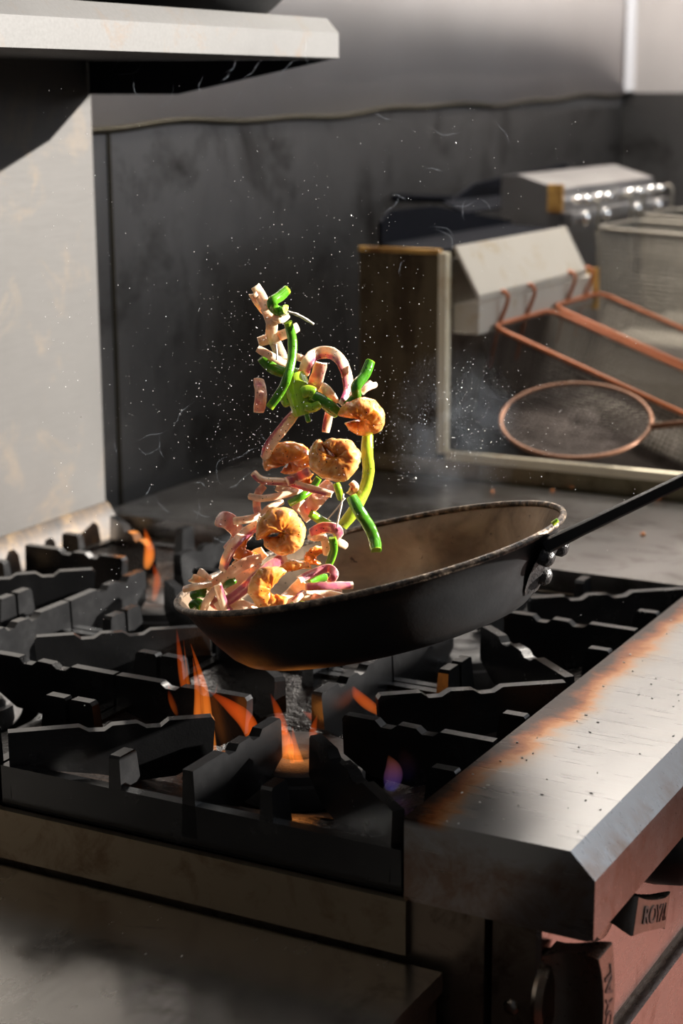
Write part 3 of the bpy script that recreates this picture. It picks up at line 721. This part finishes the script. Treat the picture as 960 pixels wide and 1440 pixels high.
ON = [ # photo points, depth offset, width px, purple edge, label, twist
 ([(359,402),(366,414),(376,436)], -.004, 13, 0, 'pale square-cut onion piece at the very top of the tossed food', .2),
 ([(355,413),(363,426),(374,441)], .002, 11, 0, 'pale onion piece tucked under the topmost onion piece', -.3),
 ([(374,434),(382,452),(382,471),(388,484),(398,506)], .0, 15, 0, 'long pale onion strip hanging down from the top piece', .2),
 ([(383,445),(394,449),(404,443)], -.003, 10, 0, 'short onion hook under the topmost green pepper curl', .3),
 ([(363,481),(384,475),(403,469),(419,460)], .006, 13, 0, 'pinkish onion strip crossing behind the upright green strip', -.2),
 ([(362,490),(380,500),(403,512)], -.006, 10, 0, 'pink onion sliver just above the dark green left pepper', .3),
 ([(412,500),(421,503),(432,507)], .008, 9, 0, 'small pale onion end to the right of the upright green strip', .1),
 ([(426,526),(433,508),(446,497),(465,496),(480,508),(488,528),(490,550),(481,572)], .004, 16, 1, 'large arched onion strip with purple outer edge, upper right', .45),
 ([(452,510),(446,530),(439,546)], -.006, 17, 3, 'short mauve onion strip inside the onion arch', .2),
 ([(446,543),(459,551),(470,568)], .004, 15, 0, 'pale translucent onion slice below the onion arch', -.3),
 ([(465,572),(462,585),(458,608)], .010, 11, 1, 'thin onion strip dropping behind the round shrimp', .3),
 ([(364,533),(367,555),(364,580)], .0, 15, 3, 'lone pink onion piece flying off to the left', .25),
 ([(415,580),(398,602),(379,626),(371,645)], .002, 14, 1, 'straight pink onion strip leading down to the left shrimp', -.35),
 ([(529,541),(518,545),(508,553)], .012, 8, 0, 'ragged pale onion flake beside the upper right pepper', .4),
 ([(520,537),(514,545),(508,553)], .018, 8, 0, 'pale onion flake behind the ragged flake', -.4),
 ([(356,664),(369,675),(404,678),(434,686),(467,695)], -.012, 10, 1, 'long white onion strip with magenta line under the left shrimp', .35),
 ([(403,677),(418,671),(436,662)], -.010, 12, 2, 'bright magenta onion piece below the left shrimp', .1),
 ([(388,685),(404,690),(424,690)], .0, 10, 0, 'brownish onion sliver under the magenta-lined strip', .2),
 ([(466,680),(454,692),(441,706),(425,722)], .008, 20, 3, 'broad pink onion strip below the round shrimp', -.25),
 ([(372,683),(363,694),(361,711),(365,728)], -.004, 10, 3, 'forked pink onion strip standing up at the left', .3),
 ([(350,698),(369,701),(396,697),(417,691)], -.008, 9, 0, 'pale onion strip lying across the forked one', -.2),
 ([(398,706),(378,714),(366,727)], .002, 8, 0, 'thin brownish onion strip behind the big central shrimp', .2),
 ([(306,729),(318,731),(327,737),(336,748)], .0, 21, 3, 'wedge-shaped pink onion end at the far left', .35),
 ([(328,733),(346,731),(370,725)], -.006, 10, 0, 'pale onion strip beside the wedge-shaped onion end', -.3),
 ([(364,737),(345,749),(328,766),(318,784),(312,802)], -.012, 13, -1, 'curved onion strip with dark purple outline, left of the central shrimp', -.3),
 ([(367,786),(340,795),(316,812),(292,829)], -.004, 15, 0, 'translucent onion strip lying across the food in the pan', .3),
 ([(402,783),(380,796),(360,812),(338,832),(304,856)], -.014, 14, 2, 'long purple onion strip running diagonally through the pan', .15),
 ([(368,797),(345,812),(318,833)], .004, 24, 0, 'wide pale brown onion layer behind the purple strip', -.2),
 ([(306,822),(312,842),(320,864)], -.020, 11, -1, 'upright onion strip with purple left side at the pan edge', .3),
 ([(304,827),(291,845),(283,864)], -.012, 10, 0, 'curved pale onion strip leaning on the left pan rim', -.35),
 ([(279,803),(287,807),(297,815)], .004, 10, 0, 'white onion petal highest at the left of the pan', .5),
 ([(269,813),(280,816),(294,823)], .0, 12, 0, 'white onion petal in the middle of three at the left of the pan', -.4),
 ([(258,829),(273,825),(297,821)], -.006, 9, 0, 'lowest white onion petal over the left pan rim', .4),
 ([(436,750),(454,742),(472,744),(478,755)], -.002, 14, 2, 'purple onion strip bending right of the central shrimp', .3),
 ([(453,752),(457,765),(458,780)], .004, 10, 0, 'pale onion piece hanging under the bent purple strip', -.2),
 ([(468,760),(478,763),(487,768)], .006, 10, 0, 'white onion tip poking out right under the bent purple strip', .2),
 ([(434,755),(444,757),(456,756)], .002, 8, 0, 'thin pale onion sliver between shrimp and bent purple strip', -.2),
 ([(420,815),(442,805),(462,799),(470,808),(464,819)], -.010, 11, 2, 'looped purple onion strip at the right of the pan food', .3),
 ([(429,825),(458,824),(496,823)], -.012, 10, 2, 'straight purple onion strip with white cut end, pointing right', .15),
 ([(430,829),(458,835),(485,841)], -.004, 12, 0, 'pale pink onion strip below the straight purple one', .3),
 ([(428,832),(420,839),(412,847)], -.018, 8, 1, 'short mauve onion sliver against the curled shrimp', -.3),
 ([(432,838),(444,842),(458,850)], -.006, 14, 3, 'pink onion piece deep in the pan by the near rim', .2),
 ([(328,846),(345,854),(360,860)], -.002, 16, 0, 'pale onion piece left of the curled shrimp by the near rim', .2),
 ([(290,838),(306,850),(330,858)], .004, 14, 2, 'purple onion piece low at the left in the pan', -.3),
 ([(494,678),(499,684),(496,691),(490,690)], .008, 10, 1, 'pink onion scrap under the round shrimp', .3),
 ([(398,846),(412,834),(428,818)], .010, 18, 0, 'broad pale onion layer just right of the open C-curled shrimp', .2),
 ([(404,852),(424,844),(446,846)], .0, 15, 0, 'pale onion strip at the near rim right of the curled shrimp', -.2),
 ([(446,822),(466,829),(478,836)], .010, 16, 3, 'pink onion layer behind the straight purple strip', .2),
 ([(330,800),(350,788),(372,776)], .016, 18, 0, 'pale onion layer below the dark seared shrimp', -.3),
 ([(318,775),(332,762),(350,748)], .014, 16, 3, 'brownish pink onion layer behind the purple-outlined strip', .3),
 ([(414,705),(428,716),(438,730)], .016, 18, 0, 'pale onion layer behind the broad pink strip', .2),
]
for pts, dd, w_, e, lab, tw in ON:
    pts2 = [(p[0], p[1], .006*math.sin(i*1.9+w_)) for i, p in enumerate(pts)]
    strip('onion_strip', 'onion', pts2, D0+dd, w_, e, lab, tw)
PE = [
 ([(404,407),(393,417),(383,424),(385,433),(394,438),(402,435)], -.010, 14, .35, 'curled green pepper piece at the top of the tossed food', .35),
 ([(405,453),(411,478),(410,505),(404,530),(395,550),(379,573)], -.016, 12, .30, 'long upright green pepper strip, bowed like a bean', .25),
 ([(368,502),(383,517),(401,523),(420,527)], .004, 17, .25, 'blunt green pepper strip crossing behind the upright one', -.25),
 ([(438,555),(456,566),(475,581)], .0, 17, .05, 'dark green pepper strip between lime chunk and upper shrimp', .3),
 ([(521,508),(513,527),(501,543),(500,558),(486,574)], -.002, 14, .10, 'dark green pepper strip sticking up at the upper right', .3),
 ([(517,612),(516,636),(518,662),(512,690),(497,719),(481,740)], .010, 16, .85, 'long yellow-green pepper strip right of the round shrimp', .3),
 ([(494,698),(506,720),(519,741),(526,758),(529,774)], -.010, 16, .12, 'deep green pepper baton falling at the right over the pan', .25),
 ([(406,708),(424,698),(437,688),(448,672)], -.006, 10, .40, 'olive green pepper sliver beneath the left shrimp', .2),
 ([(467,756),(469,773),(462,794)], .0, 11, .30, 'narrow green pepper strip right of the central shrimp', -.3),
 ([(437,722),(450,731),(464,738)], .004, 12, .60, 'small bright lime pepper piece above the bent purple onion', .3),
 ([(434,817),(446,813),(459,812)], -.002, 11, .35, 'green pepper piece inside the looped purple onion', .2),
 ([(272,838),(280,832),(288,834)], .002, 15, .0, 'dark green pepper lump at the left pan rim', .3),
 ([(270,853),(277,849),(284,853)], -.004, 14, .0, 'dark green pepper bit just below the green lump', -.2),
 ([(410,851),(420,849),(430,850)], -.012, 8, .75, 'lime pepper sliver at the near rim beside the curled shrimp', .2),
 ([(473,680),(476,690),(479,701)], .002, 10, .65, 'pale green pepper tip below the round shrimp', .3),
 ([(316,824),(322,820),(330,816)], -.002, 9, .15, 'tiny green pepper bit between onion layers in the pan', .2),
]
for pts, dd, w_, e, lab, tw in PE:
    pts2 = [(p[0], p[1], .004*math.sin(i*1.7+w_)) for i, p in enumerate(pts)]
    strip('pepper_strip', 'pepper', pts2, D0+dd, w_, e, lab, tw)
strip('pepper_chunk', 'pepper', [(412,526),(418,545),(424,563),(430,583)], D0+.002, 34, .80, 'lobed yellow-green pepper chunk in the middle of the toss', .2,
      extra=(([(424,552),(434,550),(443,554)], D0-.004, 17, .65), ([(428,572),(440,573),(450,567)], D0-.004, 13, .7), ([(405,548),(402,560),(408,570)], D0+.004, 16, .75), ([(430,580),(432,586),(434,594)], D0, 7, .3)))
tag(strip('pepper_crumb', 'pepper', [(776,737,-.13),(780,734,-.13),(784,731,-.13)], 1.385, 6, .9, 'tiny yellow pepper bit stuck on the pan rim by the handle', .2), group='loose scraps')

def shrimp(px, py, dd, rx, ry, spin, sweep, tilt, label, flip=1, tone0=0., fat=.50, name='shrimp'):
    c = at(px, py, D0+dd); R = 1.0
    v = (CAM-c).normalized(); s = CU.cross(v).normalized(); u = v.cross(s)
    ct, st = math.cos(tilt), math.sin(tilt)
    bm = bmesh.new(); tone = {}; n = 30; m = 80; rings = []
    for i in range(m+1):
        f = i/m; th = spin + flip*f*sweep
        env = (.55+.45*min(1, f/.10)) * (1 if f < .40 else 1-.50*((f-.40)/.60)**1.3)
        if f < .03: env *= .55+.45*(f/.03)
        if f > .95: env *= 1-.55*(f-.95)/.05
        seg = 1+.09*abs(math.sin(f*math.pi*5.5+.6*math.sin(f*9)))**.6-.06
        r = fat*env*seg; rho = max(.30, 1-fat*env*1.0 - .05 - .24*f*f)
        ring = []
        for k in range(n):
            a = k*2*math.pi/n
            rr = rho + r*math.cos(a); zz = r*.90*math.sin(a) + .32*(f-.35)*(-1 if flip < 0 else 1)*.8
            X = rr*math.cos(th); Y = rr*math.sin(th)
            Y2 = Y*ct - zz*st; Z2 = Y*st + zz*ct
            p = c + s*(X*rx*PXM) + u*(Y2*ry*PXM) + v*(Z2*.5*(rx+ry)*PXM)
            p += (mnoise.noise_vector(p*130))*.0013 + mnoise.noise_vector(p*380)*.0006
            cr = max(0, 1-abs(mnoise.noise(p*150))*5)**2 + .6*max(0, 1-abs(mnoise.noise(p*330+Vector((3,1,7))))*5)**2
            p += (c + s*(rho*math.cos(th)*rx*PXM) + u*(rho*math.sin(th)*ry*PXM) - p)*.055*cr
            vert = bm.verts.new(p); ring.append(vert)
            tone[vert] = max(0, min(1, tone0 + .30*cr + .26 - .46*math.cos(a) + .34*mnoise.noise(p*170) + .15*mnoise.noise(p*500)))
        rings.append(ring)
    for A, C in zip(rings, rings[1:]):
        for k in range(n): bm.faces.new((A[k], A[(k+1) % n], C[(k+1) % n], C[k]))
    bm.faces.new(rings[0][::-1]); bm.faces.new(rings[-1])
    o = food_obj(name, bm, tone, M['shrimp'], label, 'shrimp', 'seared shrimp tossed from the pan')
    return o
shrimp(509, 589, -.004, 37, 33, 2.9, 5.7, .35, 'curled orange shrimp at the upper right, beside the dark green pepper', -1, .12)
shrimp(472, 644, -.016, 41, 37, 2.2, 6.4, -.15, 'round tightly curled shrimp facing out, right of centre', 1, .05, .54)
shrimp(406, 648, .012, 40, 33, 3.6, 5.6, .5, 'browner shrimp on the left above the magenta-lined onion', -1, .30)
shrimp(396, 750, -.022, 38, 39, 3.4, 6.3, -.1, 'largest orange shrimp in the centre over the pan', -1, .10, .53)
shrimp(345, 768, .012, 27, 30, 1.0, 4.8, .3, 'dark seared shrimp half hidden left of the largest shrimp', 1, .45)
shrimp(382, 829, -.030, 37, 35, .9, 4.9, .1, 'open C-curled shrimp low in the pan at the near rim', 1, .02, .44)
shrimp(412, 802, .004, 29, 17, .2, 3.4, .2, 'pale shrimp arching behind the open C-curled one', 1, -.05)
shrimp(444, 783, .012, 20, 16, .6, 4.6, .3, 'small seared shrimp between the largest shrimp and the green strip', 1, .35)
shrimp(436, 677, .0, 15, 14, 1.2, 4.6, .2, 'small orange shrimp end peeking under the round shrimp', 1, .45)
# thin fibres
for pts, r_, lab in (([(404,438),(421,444),(441,456)], .0011, 'thin white root fibre at the top right of the toss'),
                 ([(483,694),(478,718),(473,742)], .0007, 'straight pale fibre hanging below the round shrimp'),
                 ([(485,700),(473,716),(460,731)], .0006, 'slanting pale fibre crossing the straight fibre'),
                 ([(388,484),(389,497),(389,506)], .0008, 'short white fibre beside the upright green strip')):
    bm = bmesh.new(); P = catmull([at(p[0], p[1], D0-.018) for p in pts], 6); tube(bm, P, [r_*(1+.4*mnoise.noise(p*300)) for p in P], 6)
    tag(finish('fibre', bm, M['thread'], None, smooth=True, origin=P[-1]), lab, 'fibre', 'pale fibres')
# crumbs on the worktop
for px, py, r_, lab in ((692,693,3,'left of two faint crumbs on the worktop above the pan rim'), (805,687,4,'orange crumb on the worktop just above the pan handle'), (851,687,4.5,'orange crumb beside the crumb above the pan handle'),
                    (924,702,5,'brightest orange crumb right of the pan handle'), (904,753,3.5,'small orange crumb alone on the right of the worktop'), (776,692,3,'faint crumb on the worktop over the right pan rim'), (736,672,3,'faint crumb nearest the fryer side')):
    d = (-.010-CAM.z)/((CR*((px-480)/FPX) - CU*((py-720)/FPX) + CF).z)
    p = at(px, py, d); rr = r_*d/FPX
    bm = bmesh.new(); bmesh.ops.create_icosphere(bm, subdivisions=2, radius=rr)
    for v in bm.verts: v.co *= 1+.35*mnoise.noise(v.co*180+Vector((px, py, 0))); v.co.z *= .8
    bmesh.ops.translate(bm, verts=bm.verts[:], vec=p+Vector((0,0,rr*.62)))
    tag(finish('food_crumb', bm, M['crumb'], None, smooth=True, origin=p), lab, 'crumb', 'crumbs on the worktop')

# ------------------------------------------------------------------ flames
def flame_obj(pts, w0, dep, mat, label):
    P = catmull([at(x, y, dep if not hasattr(dep, '__len__') else dep[i]) for i, (x, y) in enumerate(pts)], 8); m = len(P)
    rad = [w0*1.25*PXM*.5*(math.sin(math.pi*min(1, (.10+.90*i/(m-1))))**.8 if i < m-1 else .05)*(1-.35*i/(m-1)) for i in range(m)]
    bm = bmesh.new(); tube(bm, P, [max(r, .0003) for r in rad], 10)
    o = finish('flame', bm, mat, None, smooth=True, origin=P[0]); return tag(o, label, 'flame', 'gas flames licking up around the pan')
flame_obj([(288,1062),(279,1020),(278,975),(271,925)], 13, 1.372, M['flame'], 'tall thin flame left of the pan, nearest the notched grate finger')
flame_obj([(302,1058),(292,1010),(286,965),(268,905)], 14, 1.378, M['flame'], 'tall flame right beside the thin one, left of the pan')
flame_obj([(268,1003),(259,963),(253,925),(248,882)], 12, 1.44, M['flame_dim'], 'flame streak rising at the left pan edge')
flame_obj([(252,1008),(243,985),(236,962)], 13, 1.40, M['flame_dim'], 'short leftmost flame in front of the grate')
flame_obj([(370,1078),(350,1020),(326,995),(294,972)], 24, 1.365, M['flame_dim'], 'broad slanting flame leaning left over the grate finger')
flame_obj([(401,1086),(405,1060),(402,1035),(394,1014)], 17, 1.345, M['flame'], 'bright flame rising straight from the burner centre')
flame_obj([(436,1104),(421,1074),(414,1050),(411,1022)], 14, 1.335, M['flame'], 'bright forked flame just right of the centre flame')
flame_obj([(386,1082),(381,1060),(372,1040)], 17, 1.36, M['flame_dim'], 'dim flame left of the centre flame')
flame_obj([(536,1004),(507,982),(482,955)], 17, 1.42, M['flame_dim'], 'slanting flame under the middle of the pan')
flame_obj([(470,1030),(450,1015),(425,1000)], 16, 1.42, M['flame_dim'], 'low dim flame behind the burner')
flame_obj([(548,1112),(553,1085),(546,1062)], 26, 1.30, M['flame_blue'], 'bluish flame at the right of the burner disc')
flame_obj([(264,1076),(266,1068),(262,1060)], 9, 1.33, M['flame'], 'tiny yellow flame tip at the grate finger end')
flame_obj([(206,800),(210,775),(203,742)], 20, 1.80, M['flame'], 'small flame at the rear burner near the riser')
flame_obj([(216,845),(221,815),(214,790)], 14, 1.76, M['flame_dim'], 'faint flame below the rear burner flame')
flame_obj([(277,1030),(270,990),(264,955),(258,900)], 6, 1.40, M['flame'], 'hair-thin flame streak between the two tall flames and the pan edge')
flame_obj([(312,1050),(304,1020),(300,990),(306,962)], 7, 1.39, M['flame_dim'], 'thin flame streak just right of the tall flames')
flame_obj([(412,1096),(411,1072),(406,1048),(408,1028)], 7, 1.33, M['flame'], 'thin yellow flame streak in front of the centre flame')
flame_obj([(392,1060),(398,1030),(390,1000),(380,975)], 15, 1.39, M['flame_dim'], 'wide dim flame curling up under the pan')
flame_obj([(446,1052),(440,1030),(446,1005)], 12, 1.38, M['flame_dim'], 'low flame at the inner tip of the right grate finger')
verts, faces = [], []
icf = bmesh.new(); bmesh.ops.create_icosphere(icf, subdivisions=1, radius=1); fv = [v.co.copy() for v in icf.verts]; ff = [[v.index for v in f.verts] for f in icf.faces]; icf.free()
for i in range(60):
    p = Vector((rnd.uniform(.012, .112), rnd.uniform(.0, .55), .0004)); a = rnd.uniform(0, 3.14); r1 = rnd.uniform(.0006, .0016); r2 = r1*rnd.uniform(.3, .7)
    b = len(verts)
    for q in fv: verts.append((p.x+(q.x*r1*math.cos(a)-q.y*r2*math.sin(a)), p.y+(q.x*r1*math.sin(a)+q.y*r2*math.cos(a)), p.z+q.z*.0005))
    faces += [[b+k for k in f] for f in ff]
me = bpy.data.meshes.new('salt_flecks'); me.from_pydata(verts, [], faces); me.materials.append(M['fleck'])
o = bpy.data.objects.new('salt_flecks', me); link(o); tag(o, 'tiny pale flecks scattered over the steel front ledge', 'flecks', kind='stuff')
for p, e in (((-.165,.1525,-.020), .05), ((-.21,.13,-.01), .015), ((-.60,.56,.01), .06)):
    ld = bpy.data.lights.new('flame_light', 'POINT'); ld.energy = e; ld.color = (1.,.33,.06); ld.shadow_soft_size = .02
    lo = bpy.data.objects.new('flame_light', ld); COL.objects.link(lo); lo.location = p

# ------------------------------------------------------------------ oil spatter
bm = bmesh.new()
ico = bmesh.new(); bmesh.ops.create_icosphere(ico, subdivisions=1, radius=1); iv = [v.co.copy() for v in ico.verts]; iff = [[v.index for v in f.verts] for f in ico.faces]; ico.free()
verts, faces = [], []
for i in range(2600):
    u = rnd.random()
    if u < .45: px, py = rnd.gauss(400, 110), rnd.gauss(600, 150)
    elif u < .7: px, py = rnd.gauss(640, 70), rnd.gauss(620, 70)
    else: px, py = rnd.uniform(60, 900), rnd.uniform(120, 900)
    d = rnd.gauss(1.34, .07)
    if not (1.15 < d < 1.6): continue
    p = at(px, py, d)
    if p.z < .17 and (p-PC).length < .19: continue
    if p.z < .02: continue
    r = PXM*(.28+.42*rnd.random()**3 + (1.1*rnd.random() if rnd.random() < .015 else 0))
    b = len(verts); verts += [tuple(p+q*r) for q in iv]; faces += [[b+k for k in f] for f in iff]
bm.free()
me = bpy.data.meshes.new('oil_spatter'); me.from_pydata(verts, [], faces)
for p in me.polygons: p.use_smooth = True
me.materials.append(M['drop']); o = bpy.data.objects.new('oil_spatter', me); link(o)
tag(o, 'fine spray of oil droplets hanging in the air around the food', 'droplets', kind='stuff')

# ------------------------------------------------------------------ smoke
def smoke_mat(name, dens, noisy):
    m = N(name); t = m.t; t.nodes.remove(m.b)
    pv = m.n('ShaderNodeVolumeScatter'); pv.inputs['Color'].default_value = (.80,.88,1,1); pv.inputs['Anisotropy'].default_value = .25
    pv.inputs['Density'].default_value = dens
    if noisy:
        v = m.co((1,1,1)); tc = m.n('ShaderNodeTexCoord'); ln = m.n('ShaderNodeVectorMath', operation='LENGTH')
        mp = m.n('ShaderNodeMapping'); mp.inputs['Location'].default_value = (-1,-1,-1); mp.inputs['Scale'].default_value = (2,2,2)
        m.l(tc.outputs['Generated'], mp.inputs[0]); m.l(mp.outputs[0], ln.inputs[0])
        fall = m.maprange(ln.outputs['Value'], 1.0, .15)
        nz = m.ramp(m.noise(v, 22, 4, .6, 1.2), [(.42, 0.), (.70, 1.)])
        m.l(m.math('MULTIPLY', m.math('MULTIPLY', fall, nz), dens), pv.inputs['Density'])
    m.l(pv.outputs[0], m.out.inputs['Volume']); return m.m
SMK = empty('smoke', at(640, 640, 1.6), 'faint bluish cooking smoke drifting behind the food towards the fryer', 'smoke', kind='stuff')
for px, py, d, rx, ry in ((640, 610, 1.62, 95, 130), (330, 560, 1.60, 150, 220)):
    bm = bmesh.new(); c = at(px, py, d); bmesh.ops.create_icosphere(bm, subdivisions=3, radius=1)
    for v in bm.verts: v.co = c + CR*(v.co.x*rx*d/FPX) + Vector((0,0,1))*(v.co.z*ry*d/FPX) + _r.cross(Vector((0,0,1)))*(v.co.y*.09)
    tag(finish('haze', bm, smoke_mat('haze_volume', 1.7 if px > 500 else .7, True), SMK, smooth=True), kind='stuff')
bm = bmesh.new()
for i in range(40):
    if i < 12: px, py, d = rnd.uniform(130, 440), rnd.uniform(86, 125), 1.55
    elif i < 28: px, py, d = rnd.gauss(280, 60), rnd.gauss(660, 60), 1.48
    else: px, py, d = rnd.gauss(620, 60), rnd.gauss(300, 60), 1.55
    L = rnd.uniform(20, 60); a = rnd.uniform(0, 6.28); cur = rnd.uniform(-.3, .3); pts = []
    for k in range(10):
        pts.append(at(px, py, d+.004*math.sin(k))); a += cur + .25*math.sin(k*1.3+i); px += math.cos(a)*L/9; py += math.sin(a)*L/9
    tube(bm, pts, [PXM*(.25+.75*math.sin(math.pi*k/9)) for k in range(10)], 6)
tag(finish('wisps', bm, smoke_mat('wisp_volume', 55, False), SMK, smooth=True), kind='stuff')
